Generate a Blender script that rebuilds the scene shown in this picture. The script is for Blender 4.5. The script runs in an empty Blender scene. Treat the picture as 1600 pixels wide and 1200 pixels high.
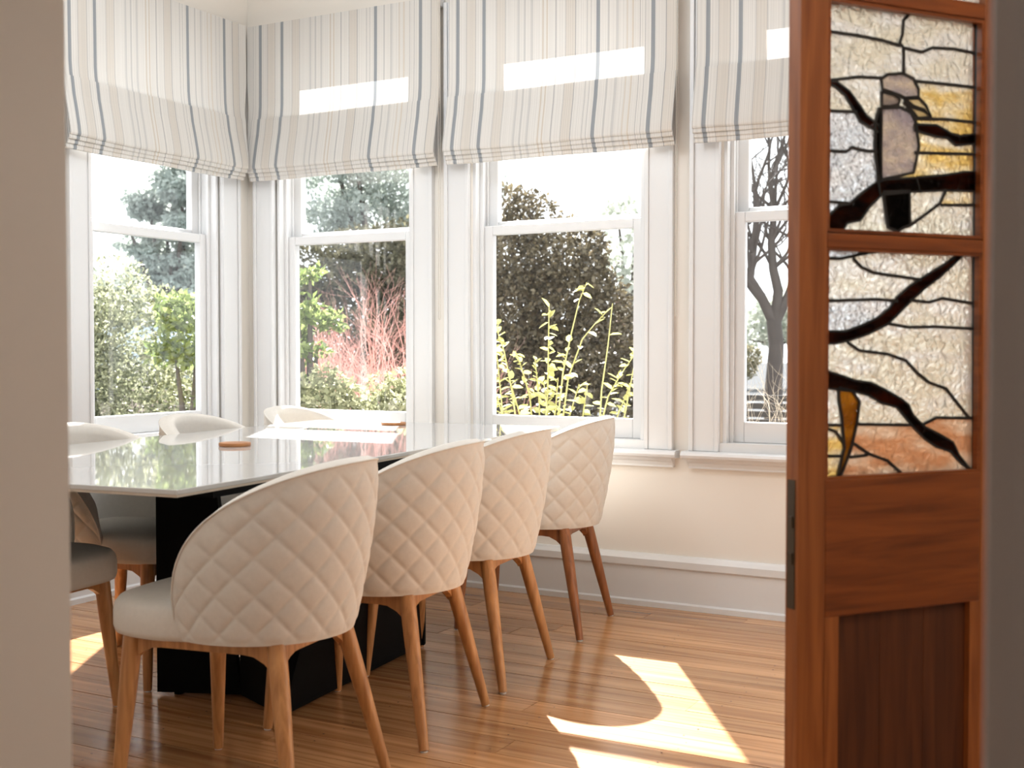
import bpy, bmesh, math, random
import numpy as np
from mathutils import Vector, Matrix

scene = bpy.context.scene
R = math.radians

# ------------------------------------------------------------------ camera
F_PX, CAM_H = 1866.0, 1.08
PITCH, YAW = math.atan(53 / F_PX), R(28.4)
cam_d = bpy.data.cameras.new('camera')
cam = bpy.data.objects.new('camera', cam_d)
scene.collection.objects.link(cam)
cam.location = (0, 0, CAM_H)
cam.rotation_euler = (R(90) - PITCH, 0, YAW)
cam_d.sensor_width = 36
cam_d.lens = F_PX / 1600 * 36
cam_d.clip_start = 0.02
cam_d.clip_end = 500
cam_d.dof.use_dof = True
cam_d.dof.focus_distance = 4.5
cam_d.dof.aperture_fstop = 5.0
scene.camera = cam

# ------------------------------------------------------------------ light
world = bpy.data.worlds.new('sky')
scene.world = world
world.use_nodes = True
bg = world.node_tree.nodes['Background']
bg.inputs['Color'].default_value = (0.93, 0.97, 1.0, 1)
bg.inputs['Strength'].default_value = 2.4

SUN_DIR = Vector((0.517 * math.cos(R(37.3)), -0.856 * math.cos(R(37.3)), -math.sin(R(37.3))))
sun_d = bpy.data.lights.new('sun', 'SUN')
sun_d.energy = 30
sun_d.angle = R(0.53)
sun_d.color = (1.0, 0.96, 0.91)
sun = bpy.data.objects.new('sun', sun_d)
scene.collection.objects.link(sun)
sun.location = (-6, 10, 9)
sun.rotation_euler = SUN_DIR.to_track_quat('-Z', 'Y').to_euler()


def area(name, loc, size, power, color, rot=(0, 0, 0)):
    l = bpy.data.lights.new(name, 'AREA')
    l.shape = 'RECTANGLE'
    l.size, l.size_y = size
    l.energy = power
    l.color = color
    o = bpy.data.objects.new(name, l)
    scene.collection.objects.link(o)
    o.location = loc
    o.rotation_euler = rot
    return o


area('dining_fill_light', (-2.1, 2.7, 3.02), (2.6, 2.4), 26, (0.90, 0.95, 1.0))  # unseen fill, added to lift the brightness of the dining room
fill_pt_d = bpy.data.lights.new('point_fill_light', 'POINT')  # unseen point source added to brighten the upper walls, no lamp modelled
fill_pt_d.energy = 32
fill_pt_d.shadow_soft_size = 0.25
fill_pt_d.color = (0.90, 0.95, 1.0)
fill_pt = bpy.data.objects.new('point_fill_light', fill_pt_d)
scene.collection.objects.link(fill_pt)
fill_pt.location = (-2.5, 2.9, 2.55)
area('hall_fill_light', (-0.3, -0.7, 2.62), (0.9, 0.9), 6.5, (1.0, 0.82, 0.70))  # added out of view to give the near jambs a dim warm light
area('side_room_fill_light', (0.75, 1.5, 2.62), (0.6, 0.6), 16, (1.0, 0.88, 0.78))  # added out of view to light the door leaf and left jamb reveal

scene.view_settings.view_transform = 'Standard'
scene.view_settings.look = 'None'
scene.view_settings.gamma = 1
scene.view_settings.use_curve_mapping = False
scene.view_settings.exposure = 0.06

# ------------------------------------------------------------------ helpers
fw = Vector((-math.sin(YAW) * math.cos(PITCH), math.cos(YAW) * math.cos(PITCH), -math.sin(PITCH)))
rt = Vector((math.cos(YAW), math.sin(YAW), 0))
up = rt.cross(fw)


def at(px, py, depth):
    """world point seen at a pixel of the 1600x1200 photograph, at a given distance along the view"""
    return Vector((0, 0, CAM_H)) + (fw + rt * ((px - 800) / F_PX) - up * ((py - 600) / F_PX)) * depth


col = scene.collection


def link(name, me, m=None, parent=None):
    o = bpy.data.objects.new(name, me)
    col.objects.link(o)
    if m is not None and not me.materials:
        me.materials.append(m)
    if parent is not None:
        o.parent = parent
    return o


def tag(o, label=None, cat=None, group=None, kind=None):
    if label: o['label'] = label
    if cat: o['category'] = cat
    if group: o['group'] = group
    if kind: o['kind'] = kind
    return o


def empty(name, loc=(0, 0, 0), rz=0.0):
    o = bpy.data.objects.new(name, None)
    col.objects.link(o)
    o.location = loc
    o.rotation_euler = (0, 0, rz)
    o.empty_display_size = 0.1
    return o


def copy_tree(o, parent=None):
    c = o.copy()
    col.objects.link(c)
    c.parent = parent
    for ch in o.children:
        copy_tree(ch, c)
    return c


class MB:
    """collects simple solids into one mesh"""

    def __init__(self):
        self.v, self.f, self.smooth = [], [], []

    def add(self, v, f, smooth=False):
        n = len(self.v)
        self.v += [tuple(p) for p in v]
        self.f += [tuple(i + n for i in q) for q in f]
        self.smooth += [smooth] * len(f)
        return self

    def box(self, x0, x1, y0, y1, z0, z1):
        v = [(x0, y0, z0), (x1, y0, z0), (x1, y1, z0), (x0, y1, z0), (x0, y0, z1), (x1, y0, z1), (x1, y1, z1), (x0, y1, z1)]
        return self.add(v, [(0, 3, 2, 1), (4, 5, 6, 7), (0, 1, 5, 4), (1, 2, 6, 5), (2, 3, 7, 6), (3, 0, 4, 7)])

    def tube(self, pts, radii, seg=10, caps=True):
        pts = [Vector(p) for p in pts]
        n = len(pts)
        if not hasattr(radii, '__len__'): radii = [radii] * n
        v, f = [], []
        prev = None
        for i, p in enumerate(pts):
            t = (pts[min(i + 1, n - 1)] - pts[max(i - 1, 0)])
            t = t.normalized() if t.length > 1e-9 else Vector((0, 0, 1))
            if prev is None:
                a = Vector((1, 0, 0)) if abs(t.x) < 0.8 else Vector((0, 1, 0))
                u = t.cross(a).normalized()
            else:
                u = (prev - t * prev.dot(t))
                u = u.normalized() if u.length > 1e-6 else t.orthogonal().normalized()
            prev = u
            w = t.cross(u)
            for k in range(seg):
                a = 2 * math.pi * k / seg
                v.append(p + (u * math.cos(a) + w * math.sin(a)) * radii[i])
        for i in range(n - 1):
            for k in range(seg):
                k2 = (k + 1) % seg
                f.append((i * seg + k, i * seg + k2, (i + 1) * seg + k2, (i + 1) * seg + k))
        self.add(v, f, True)
        if caps:
            self.add(v[:seg], [tuple(reversed(range(seg)))])
            self.add(v[-seg:], [tuple(range(seg))])
        return self

    def prism(self, poly, d0, d1, fr=None):
        """extrude a polygon in (a,b) between d0 and d1; fr maps (a,b,d) to a point"""
        fr = fr or (lambda a, b, d: (a, d, b))
        n = len(poly)
        v = [fr(a, b, d0) for a, b in poly] + [fr(a, b, d1) for a, b in poly]
        f = [tuple(reversed(range(n))), tuple(range(n, 2 * n))]
        f += [(i, (i + 1) % n, n + (i + 1) % n, n + i) for i in range(n)]
        return self.add(v, f)

    def strip(self, prof, x0, x1, nx=1, smooth=True, closed=False):
        """profile of (y,z) swept along x"""
        n = len(prof)
        v = []
        for i in range(nx + 1):
            x = x0 + (x1 - x0) * i / nx
            v += [(x, y, z) for y, z in prof]
        f = []
        m = n if closed else n - 1
        for i in range(nx):
            for k in range(m):
                k2 = (k + 1) % n
                f.append((i * n + k, i * n + k2, (i + 1) * n + k2, (i + 1) * n + k))
        self.add(v, f, smooth)
        if closed:
            self.add(v[:n], [tuple(reversed(range(n)))])
            self.add(v[-n:], [tuple(range(n))])
        return self

    def mesh(self, name, fix=True):
        me = bpy.data.meshes.new(name)
        me.from_pydata(self.v, [], self.f)
        me.polygons.foreach_set('use_smooth', self.smooth)
        if fix:
            bm = bmesh.new(); bm.from_mesh(me)
            bmesh.ops.recalc_face_normals(bm, faces=bm.faces)
            bm.to_mesh(me); bm.free()
        me.update()
        return me

    def build(self, name, m, parent=None, bevel=0.0, segs=2):
        o = link(name, self.mesh(name), m, parent)
        if bevel:
            b = o.modifiers.new('bevel', 'BEVEL')
            b.width = bevel; b.segments = segs; b.limit_method = 'ANGLE'; b.angle_limit = R(40)
        return o


# ------------------------------------------------------------------ materials
def new_mat(name):
    m = bpy.data.materials.new(name)
    m.use_nodes = True
    nt = m.node_tree
    return m, nt, nt.nodes, nt.links, nt.nodes['Principled BSDF']


def plain(name, c, rough=0.5, var=0.04, scale=6.0, bump=0.0, bscale=200.0, spec=0.5):
    m, nt, N, L, P = new_mat(name)
    tc = N.new('ShaderNodeTexCoord')
    nz = N.new('ShaderNodeTexNoise'); nz.inputs['Scale'].default_value = scale; nz.inputs['Detail'].default_value = 4
    L.new(tc.outputs['Object'], nz.inputs['Vector'])
    mx = N.new('ShaderNodeMix'); mx.data_type = 'RGBA'
    mx.inputs['A'].default_value = (*[max(0, x * (1 - var)) for x in c], 1)
    mx.inputs['B'].default_value = (*[min(1, x * (1 + var)) for x in c], 1)
    L.new(nz.outputs['Fac'], mx.inputs['Factor'])
    L.new(mx.outputs['Result'], P.inputs['Base Color'])
    P.inputs['Roughness'].default_value = rough
    P.inputs['Specular IOR Level'].default_value = spec
    if bump:
        n2 = N.new('ShaderNodeTexNoise'); n2.inputs['Scale'].default_value = bscale
        L.new(tc.outputs['Object'], n2.inputs['Vector'])
        b = N.new('ShaderNodeBump'); b.inputs['Strength'].default_value = bump; b.inputs['Distance'].default_value = 0.002
        L.new(n2.outputs['Fac'], b.inputs['Height'])
        L.new(b.outputs['Normal'], P.inputs['Normal'])
    return m


def wood(name, c1, c2, rough, stretch, space='Object', rand=0.0, spec=0.5):
    """grain stretched along one axis: stretch = scale of the noise on x, y, z"""
    m, nt, N, L, P = new_mat(name)
    if space == 'World':
        g = N.new('ShaderNodeNewGeometry'); src = g.outputs['Position']
    else:
        tc = N.new('ShaderNodeTexCoord'); src = tc.outputs['Object']
    oi = N.new('ShaderNodeObjectInfo')
    ad = N.new('ShaderNodeVectorMath'); ad.operation = 'ADD'
    sc = N.new('ShaderNodeVectorMath'); sc.operation = 'SCALE'; sc.inputs['Scale'].default_value = 17.0
    cb = N.new('ShaderNodeCombineXYZ')
    for k in 'XYZ': L.new(oi.outputs['Random'], cb.inputs[k])
    L.new(cb.outputs[0], sc.inputs[0])
    L.new(src, ad.inputs[0]); L.new(sc.outputs[0], ad.inputs[1])
    mp = N.new('ShaderNodeMapping'); mp.inputs['Scale'].default_value = stretch
    L.new(ad.outputs[0], mp.inputs['Vector'])
    nz = N.new('ShaderNodeTexNoise'); nz.inputs['Scale'].default_value = 1; nz.inputs['Detail'].default_value = 6
    nz.inputs['Distortion'].default_value = 0.6
    L.new(mp.outputs[0], nz.inputs['Vector'])
    rp = N.new('ShaderNodeValToRGB')
    rp.color_ramp.elements[0].position = 0.3; rp.color_ramp.elements[0].color = (*c2, 1)
    rp.color_ramp.elements[1].position = 0.66; rp.color_ramp.elements[1].color = (*c1, 1)
    L.new(nz.outputs['Fac'], rp.inputs['Fac'])
    out = rp.outputs['Color']
    if rand:
        hs = N.new('ShaderNodeHueSaturation')
        mr = N.new('ShaderNodeMapRange'); mr.inputs['To Min'].default_value = 1 - rand; mr.inputs['To Max'].default_value = 1 + rand
        L.new(oi.outputs['Random'], mr.inputs['Value'])
        L.new(mr.outputs[0], hs.inputs['Value'])
        L.new(out, hs.inputs['Color']); out = hs.outputs['Color']
    L.new(out, P.inputs['Base Color'])
    P.inputs['Roughness'].default_value = rough
    P.inputs['Specular IOR Level'].default_value = spec
    return m


def leafmat(name, c1, c2, trans=0.45, rough=0.5):
    m, nt, N, L, P = new_mat(name)
    g = N.new('ShaderNodeNewGeometry')
    rp = N.new('ShaderNodeValToRGB')
    rp.color_ramp.elements[0].color = (*c1, 1)
    rp.color_ramp.elements[1].color = (*c2, 1)
    L.new(g.outputs['Random Per Island'], rp.inputs['Fac'])
    L.new(rp.outputs[0], P.inputs['Base Color'])
    P.inputs['Roughness'].default_value = rough
    tr = N.new('ShaderNodeBsdfTranslucent')
    L.new(rp.outputs[0], tr.inputs['Color'])
    mx = N.new('ShaderNodeMixShader'); mx.inputs['Fac'].default_value = trans
    L.new(P.outputs[0], mx.inputs[1]); L.new(tr.outputs[0], mx.inputs[2])
    L.new(mx.outputs[0], N['Material Output'].inputs['Surface'])
    return m


def glass_pane(name, tint=(1, 1, 1)):
    m, nt, N, L, P = new_mat(name)
    t = N.new('ShaderNodeBsdfTransparent'); t.inputs['Color'].default_value = (*tint, 1)
    gl = N.new('ShaderNodeBsdfGlossy'); gl.inputs['Roughness'].default_value = 0.02
    lw = N.new('ShaderNodeLayerWeight'); lw.inputs['Blend'].default_value = 0.5
    pw = N.new('ShaderNodeMath'); pw.operation = 'POWER'; pw.inputs[1].default_value = 5
    fr = N.new('ShaderNodeMath'); fr.operation = 'MULTIPLY_ADD'; fr.inputs[1].default_value = .7; fr.inputs[2].default_value = .03
    L.new(lw.outputs['Facing'], pw.inputs[0]); L.new(pw.outputs[0], fr.inputs[0])
    mx = N.new('ShaderNodeMixShader')
    L.new(fr.outputs[0], mx.inputs['Fac']); L.new(t.outputs[0], mx.inputs[1]); L.new(gl.outputs[0], mx.inputs[2])
    L.new(mx.outputs[0], N['Material Output'].inputs['Surface'])
    return m


def art_glass(name, c1, c2, scale=60.0, trans=0.3, rough=0.03, gloss=0.04):
    """textured leaded-light glass: rippled refraction with a little milkiness"""
    m, nt, N, L, P = new_mat(name)
    tc = N.new('ShaderNodeTexCoord')
    nz = N.new('ShaderNodeTexNoise'); nz.inputs['Scale'].default_value = 9; nz.inputs['Detail'].default_value = 3
    mp = N.new('ShaderNodeMapping'); mp.inputs['Scale'].default_value = (1, 1, 3.2)
    L.new(tc.outputs['Object'], mp.inputs['Vector']); L.new(mp.outputs[0], nz.inputs['Vector'])
    rp = N.new('ShaderNodeValToRGB')
    rp.color_ramp.elements[0].position = 0.42; rp.color_ramp.elements[0].color = (*c1, 1)
    rp.color_ramp.elements[1].position = 0.62; rp.color_ramp.elements[1].color = (*c2, 1)
    L.new(nz.outputs['Fac'], rp.inputs['Fac'])
    vo = N.new('ShaderNodeTexNoise'); vo.inputs['Scale'].default_value = scale; vo.inputs['Detail'].default_value = 1.5
    vo.inputs['Distortion'].default_value = 1.2
    L.new(tc.outputs['Object'], vo.inputs['Vector'])
    b = N.new('ShaderNodeBump'); b.inputs['Strength'].default_value = 1.0; b.inputs['Distance'].default_value = 0.009
    L.new(vo.outputs['Fac'], b.inputs['Height'])
    rf = N.new('ShaderNodeBsdfRefraction'); rf.inputs['IOR'].default_value = 1.45; rf.inputs['Roughness'].default_value = rough
    tr = N.new('ShaderNodeBsdfTranslucent')
    gl = N.new('ShaderNodeBsdfGlossy'); gl.inputs['Roughness'].default_value = 0.15
    for n in (rf, tr):
        L.new(rp.outputs[0], n.inputs['Color'])
    L.new(b.outputs[0], rf.inputs['Normal']); L.new(b.outputs[0], gl.inputs['Normal'])
    mx = N.new('ShaderNodeMixShader'); mx.inputs['Fac'].default_value = trans
    L.new(rf.outputs[0], mx.inputs[1]); L.new(tr.outputs[0], mx.inputs[2])
    m2 = N.new('ShaderNodeMixShader'); m2.inputs['Fac'].default_value = gloss
    L.new(mx.outputs[0], m2.inputs[1]); L.new(gl.outputs[0], m2.inputs[2])
    L.new(m2.outputs[0], N['Material Output'].inputs['Surface'])
    return m


STRIPES = [(.016, 't'), (.06, 'T'), (.106, 'b'), (.195, 'T'), (.258, 'b'), (.37, 'g'), (.40, 'g'), (.435, 'g'), (.49, 'o'), (.51, 'o'), (.552, 't'),
           (.60, 'b'), (.70, 't'), (.72, 't'), (.752, 'T'), (.80, 'g'), (.84, 'g'), (.885, 'o'), (.91, 'o'), (.943, 't'), (.967, 't'), (1.0, 'T'), (1.058, 'b')]
SC = {'base': (.76, .745, .715), 'T': (.335, .36, .385), 't': (.45, .45, .45), 'g': (.62, .615, .60), 'o': (.67, .61, .53), 'band': (.705, .67, .62)}


def striped_fabric():
    m, nt, N, L, P = new_mat('striped_blind_linen')
    tc = N.new('ShaderNodeTexCoord')
    sx = N.new('ShaderNodeSeparateXYZ'); L.new(tc.outputs['Object'], sx.inputs[0])
    ramps = []
    for half in (0, 1):
        mr = N.new('ShaderNodeMapRange')
        mr.inputs['From Min'].default_value = -0.56 + 0.56 * half
        mr.inputs['From Max'].default_value = 0.0 + 0.56 * half
        L.new(sx.outputs['X'], mr.inputs['Value'])
        rp = N.new('ShaderNodeValToRGB'); cr = rp.color_ramp; cr.interpolation = 'CONSTANT'
        stops = [(0.0, 'base')]
        for p, k in STRIPES:
            q = p - 0.56 * half
            if not 0 <= q < 0.56: continue
            if k == 'b':
                stops += [(q - .002, 't'), (q + .001, 'band'), (q + .045, 't'), (q + .048, 'base')]
            else:
                w = {'T': .0085, 't': .0015, 'g': .005, 'o': .003}[k]
                stops += [(q - w, k), (q + w, 'base')]
        stops = sorted(stops)
        cr.elements[0].position = 0; cr.elements[0].color = (*SC['base'], 1)
        cr.elements[1].position = min(1, max(0, stops[1][0] / .56)); cr.elements[1].color = (*SC[stops[1][1]], 1)
        for p, k in stops[2:]:
            e = cr.elements.new(min(1, max(0, p / .56))); e.color = (*SC[k], 1)
        L.new(mr.outputs[0], rp.inputs['Fac'])
        ramps.append(rp)
    gt = N.new('ShaderNodeMath'); gt.operation = 'GREATER_THAN'; gt.inputs[1].default_value = 0
    L.new(sx.outputs['X'], gt.inputs[0])
    mx = N.new('ShaderNodeMix'); mx.data_type = 'RGBA'
    L.new(gt.outputs[0], mx.inputs['Factor']); L.new(ramps[0].outputs[0], mx.inputs['A']); L.new(ramps[1].outputs[0], mx.inputs['B'])
    ml = N.new('ShaderNodeMath'); ml.operation = 'MULTIPLY'; ml.inputs[1].default_value = 230
    L.new(sx.outputs['X'], ml.inputs[0])
    nz = N.new('ShaderNodeTexNoise'); nz.noise_dimensions = '1D'; nz.inputs['Scale'].default_value = 1; nz.inputs['Detail'].default_value = 2
    L.new(ml.outputs[0], nz.inputs['W'])
    mr = N.new('ShaderNodeMapRange'); mr.inputs['From Min'].default_value = .3; mr.inputs['From Max'].default_value = .7
    mr.inputs['To Min'].default_value = .86; mr.inputs['To Max'].default_value = 1.04
    L.new(nz.outputs['Fac'], mr.inputs['Value'])
    hs = N.new('ShaderNodeHueSaturation'); L.new(mx.outputs['Result'], hs.inputs['Color']); L.new(mr.outputs[0], hs.inputs['Value'])
    L.new(hs.outputs[0], P.inputs['Base Color'])
    P.inputs['Roughness'].default_value = 0.9
    P.inputs['Specular IOR Level'].default_value = 0.1
    tr = N.new('ShaderNodeBsdfTranslucent'); L.new(hs.outputs[0], tr.inputs['Color'])
    ms = N.new('ShaderNodeMixShader'); ms.inputs['Fac'].default_value = 0.16
    L.new(P.outputs[0], ms.inputs[1]); L.new(tr.outputs[0], ms.inputs[2])
    L.new(ms.outputs[0], N['Material Output'].inputs['Surface'])
    return m


M = {
    'wall': plain('cream_wall_paint', (.79, .755, .70), .75, .02, 3),
    'white': plain('white_gloss_paint', (.70, .71, .72), .38, .02, 4),
    'ceiling': plain('ceiling_paint', (.82, .79, .74), .8, .02, 3),
    'floor': wood('honey_floorboards', (.60, .325, .15), (.31, .135, .05), .18, (1.4, 38, 10), 'World', .2, .8),
    'subfloor': plain('dark_floor_gap', (.05, .025, .012), .9),
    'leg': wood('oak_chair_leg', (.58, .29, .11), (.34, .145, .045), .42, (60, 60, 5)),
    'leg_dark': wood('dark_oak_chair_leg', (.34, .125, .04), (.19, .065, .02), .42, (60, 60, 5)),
    'fabric': plain('oatmeal_fabric', (.70, .665, .61), .92, .06, 90, .35, 900, .15),
    'glide': plain('white_felt_glide', (.75, .74, .72), .7),
    'tabletop': plain('white_table_glass', (.55, .55, .54), .03, .01, 2, spec=1.0),
    'table_edge': plain('table_edge', (.55, .47, .38), .4),
    'black': plain('black_table_base', (.002, .002, .0022), .6, .05, 5, spec=.08),
    'door': wood('cedar_door', (.42, .135, .034), (.23, .064, .014), .42, (45, 45, 3)),
    'door_h': wood('cedar_door_rail', (.32, .085, .017), (.16, .038, .007), .42, (4, 4, 45)),
    'door_panel': wood('red_brown_door_panel', (.14, .042, .013), (.065, .018, .006), .45, (45, 45, 3)),
    'lead': plain('dark_lead_came', (.016, .014, .013), .55, .1, 40),
    'brass': plain('aged_lock_metal', (.06, .04, .022), .45, .2, 60),
    'pane': glass_pane('window_glass'),
    'blind': striped_fabric(),
    'chain': plain('bead_chain', (.62, .58, .52), .4),
    'coaster': wood('coaster_wood', (.50, .22, .08), (.30, .12, .04), .5, (8, 8, 60)),
}

# ------------------------------------------------------------------ the room
YW, XL, XR, YN, ZC = 4.70, -4.056, -0.255, 1.0, 3.1      # window wall, left wall, right wall, doorway wall, ceiling
WX = {2: -3.4735, 3: -2.325, 4: -1.144}
W1Y = 4.075
OH, OZ0, OZ1 = 0.418, 0.69, 2.56


def wall_with_holes(mb, a0, a1, holes, z0, z1, put):
    """boxes around rectangular holes; put(a0,a1,z0,z1) adds one box"""
    a = a0
    for h0, h1, hz0, hz1 in sorted(holes):
        if h0 > a: put(a, h0, z0, z1)
        if hz0 > z0: put(h0, h1, z0, hz0)
        if hz1 < z1: put(h0, h1, hz1, z1)
        a = h1
    if a < a1: put(a, a1, z0, z1)


mb = MB()
wall_with_holes(mb, XL - .22, XR + .135, [(c - OH, c + OH, OZ0, OZ1) for c in WX.values()], -.5, ZC, lambda a, b, c, d: mb.box(a, b, YW, YW + .15, c, d))
tag(mb.build('wall_back', M['wall']), kind='structure')
mb = MB()
wall_with_holes(mb, .85, YW, [(W1Y - OH, W1Y + OH, OZ0, OZ1)], -.5, ZC, lambda a, b, c, d: mb.box(XL - .15, XL, a, b, c, d))
tag(mb.build('wall_left', M['wall']), kind='structure')
mb = MB()
wall_with_holes(mb, YN, YW, [(YN, 2.475, 0, 2.16)], 0, ZC, lambda a, b, c, d: mb.box(XR, XR + .135, a, b, c, d))
tag(mb.build('wall_right', M['wall']), kind='structure')
XJ0, XJ1 = -1.142, -0.0977                                # the near doorway
mb = MB()
wall_with_holes(mb, XL - .22, 2.3, [(XJ0, XJ1, 0, 2.2)], 0, ZC, lambda a, b, c, d: mb.box(a, b, .85, YN, c, d))
tag(mb.build('wall_front', M['wall']), kind='structure')
mb = MB()
mb.box(XJ1, XJ1 + .105, .832, .85, 0, 2.3).box(XJ1 + .02, XJ1 + .034, .824, .832, 0, 2.3).box(XJ1 + .085, XJ1 + .105, .822, .832, 0, 2.3)
mb.box(XJ0 - .105, XJ0, .832, .85, 0, 2.3).box(XJ0, XJ1, .832, .85, 2.2, 2.3)
tag(mb.build('trim_1', M['white'], bevel=.003), kind='structure')
# hall and side room shells
mb = MB().box(-2.3, -2.2, -2.7, .85, 0, 2.8).box(-2.3, 2.3, -2.8, -2.7, 0, 2.8).box(2.2, 2.3, -2.7, 3.5, 0, 2.8).box(XR + .135, 2.3, 3.5, 3.6, 0, 2.8)
tag(mb.build('wall_hall', M['wall']), kind='structure')
mb = MB().box(XL - .22, XR + .135, .85, YW + .22, ZC, ZC + .12).box(-2.3, 2.3, -2.8, .85, 2.7, 2.8).box(XR + .135, 2.3, .85, 3.6, 2.7, 2.8)
tag(mb.build('ceiling', M['ceiling']), kind='structure')

# floor: a dark underlay with each board on it
floor = tag(MB().box(XL - .2, 2.3, -2.8, YW + .2, -.06, -.021).build('floor', M['subfloor']), kind='structure')
hallf = MB().box(-2.3, 2.3, -2.8, 1.1, -.022, -.001).build('hall_boards', M['floor'], floor)
bme = MB().box(-.5, .5, -.0585, .0585, -.02, 0).mesh('floorboard')
bme.materials.append(M['floor'])
rnd = random.Random(4)
y = YW - .012
row = 0
while y > 1.15:
    x = XL
    end = XR if y > 2.47 else 2.2
    cuts = [XL]
    cx = XL + rnd.uniform(.5, 2.4)
    while cx < end - .4:
        cuts.append(cx); cx += rnd.uniform(1.5, 3.2)
    cuts.append(end)
    for a, b in zip(cuts, cuts[1:]):
        o = link('floorboard', bme, None, floor)
        o.location = ((a + b) / 2, y - .06, rnd.uniform(-.0006, .0004))
        o.scale = (b - a - .0015, 1, 1)
    y -= .12
    row += 1

# nail holes along the joists, two to a board
mb = MB()
yy = YW - .012
while yy > 1.9:
    for j in range(9):
        for e in (-.031, .031):
            x = XL + .22 + .45 * j + rnd.gauss(0, .012)
            if x > XR - .05: continue
            c, r = (x, yy - .06 + e + rnd.gauss(0, .004), .0009), rnd.uniform(.0022, .0036)
            mb.add([(c[0] + r * math.cos(a), c[1] + r * math.sin(a), c[2]) for a in [k * 1.0472 for k in range(6)]], [(0, 1, 2, 3, 4, 5)])
    yy -= .12
mb.build('nail_holes', M['subfloor'], floor)['kind'] = 'stuff'

# skirting boards
BP = [(0, 0), (-.032, 0), (-.032, .022), (-.02, .028), (-.02, .163), (-.03, .172), (-.03, .20), (-.018, .213), (-.012, .222), (0, .222)]
tag(MB().strip(BP, XL, XR, 1, False, True).build('baseboard_back', M['white']), kind='structure').location = (0, YW, 0)
o = tag(MB().strip(BP, YN, YW - .033, 1, False, True).build('baseboard_left', M['white']), kind='structure')
o.rotation_euler = (0, 0, R(90)); o.location = (XL, 0, 0)


def window(n, loc, rz, label):
    w = tag(empty('window_%d' % n, loc, rz), label, None, None, 'structure')
    for s in (-1, 1):
        m = MB().box(*sorted((s * .428, s * .552)), -.022, 0, .664, 2.66)
        m.box(*sorted((s * .428, s * .446)), -.028, -.022, .664, 2.66).box(*sorted((s * .536, s * .555)), -.032, -.022, .664, 2.66)
        m.build('casing', M['white'], w, .003)
        m = MB().box(*sorted((s * .402, s * OH)), 0, .14, OZ0, OZ1)                    # jamb lining
        m.box(*sorted((s * .385, s * .402)), .035, .050, OZ0, OZ1).box(*sorted((s * .390, s * .402)), .092, .102, OZ0, OZ1)
        m.build('jamb_lining', M['white'], w, .002)
    MB().box(-.555, .555, -.024, 0, 2.575, 2.66).box(-OH, OH, 0, .14, 2.545, OZ1).build('head_casing', M['white'], w, .003)
    nose = [(0, .664), (-.05, .664), (-.060, .658), (-.064, .648), (-.060, .638), (-.05, .632), (0, .632)]
    MB().strip(nose, -.578, .578, 1, False, True).box(-.43, .43, -.014, .17, .655, .70).build('sill', M['white'], w)
    ap = [(0, .632), (-.040, .632), (-.036, .622), (-.026, .614), (-.022, .60), (-.022, .592), (0, .592)]
    MB().strip(ap, -.556, .556, 1, False, True).build('apron', M['white'], w)
    for name, y0, z0, z1, b, t in (('lower_sash', .052, .70, 1.645, .085, .042), ('upper_sash', .104, 1.625, 2.545, .042, .035)):
        m = MB()
        m.box(-.40, -.345, y0, y0 + .038, z0, z1).box(.345, .40, y0, y0 + .038, z0, z1)
        m.box(-.345, .345, y0, y0 + .038, z0, z0 + b).box(-.345, .345, y0, y0 + .038, z1 - t, z1)
        sa = m.build(name, M['white'], w, .004)
        MB().box(-.347, .347, y0 + .018, y0 + .021, z0 + b - .002, z1 - t + .002).build('pane', M['pane'], sa)
    return w


window(1, (XL, W1Y, 0), R(90), 'white sash window in the left wall beside the corner').scale.x = .96
window(2, (WX[2], YW, 0), 0, 'white sash window just right of the corner, pink shrub outside').scale.x = .955
window(3, (WX[3], YW, 0), 0, 'white sash window with dark dense tree and yellow-green shoots outside')
window(4, (WX[4], YW, 0), 0, 'white sash window half hidden by the wooden door, bare tree outside')


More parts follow.
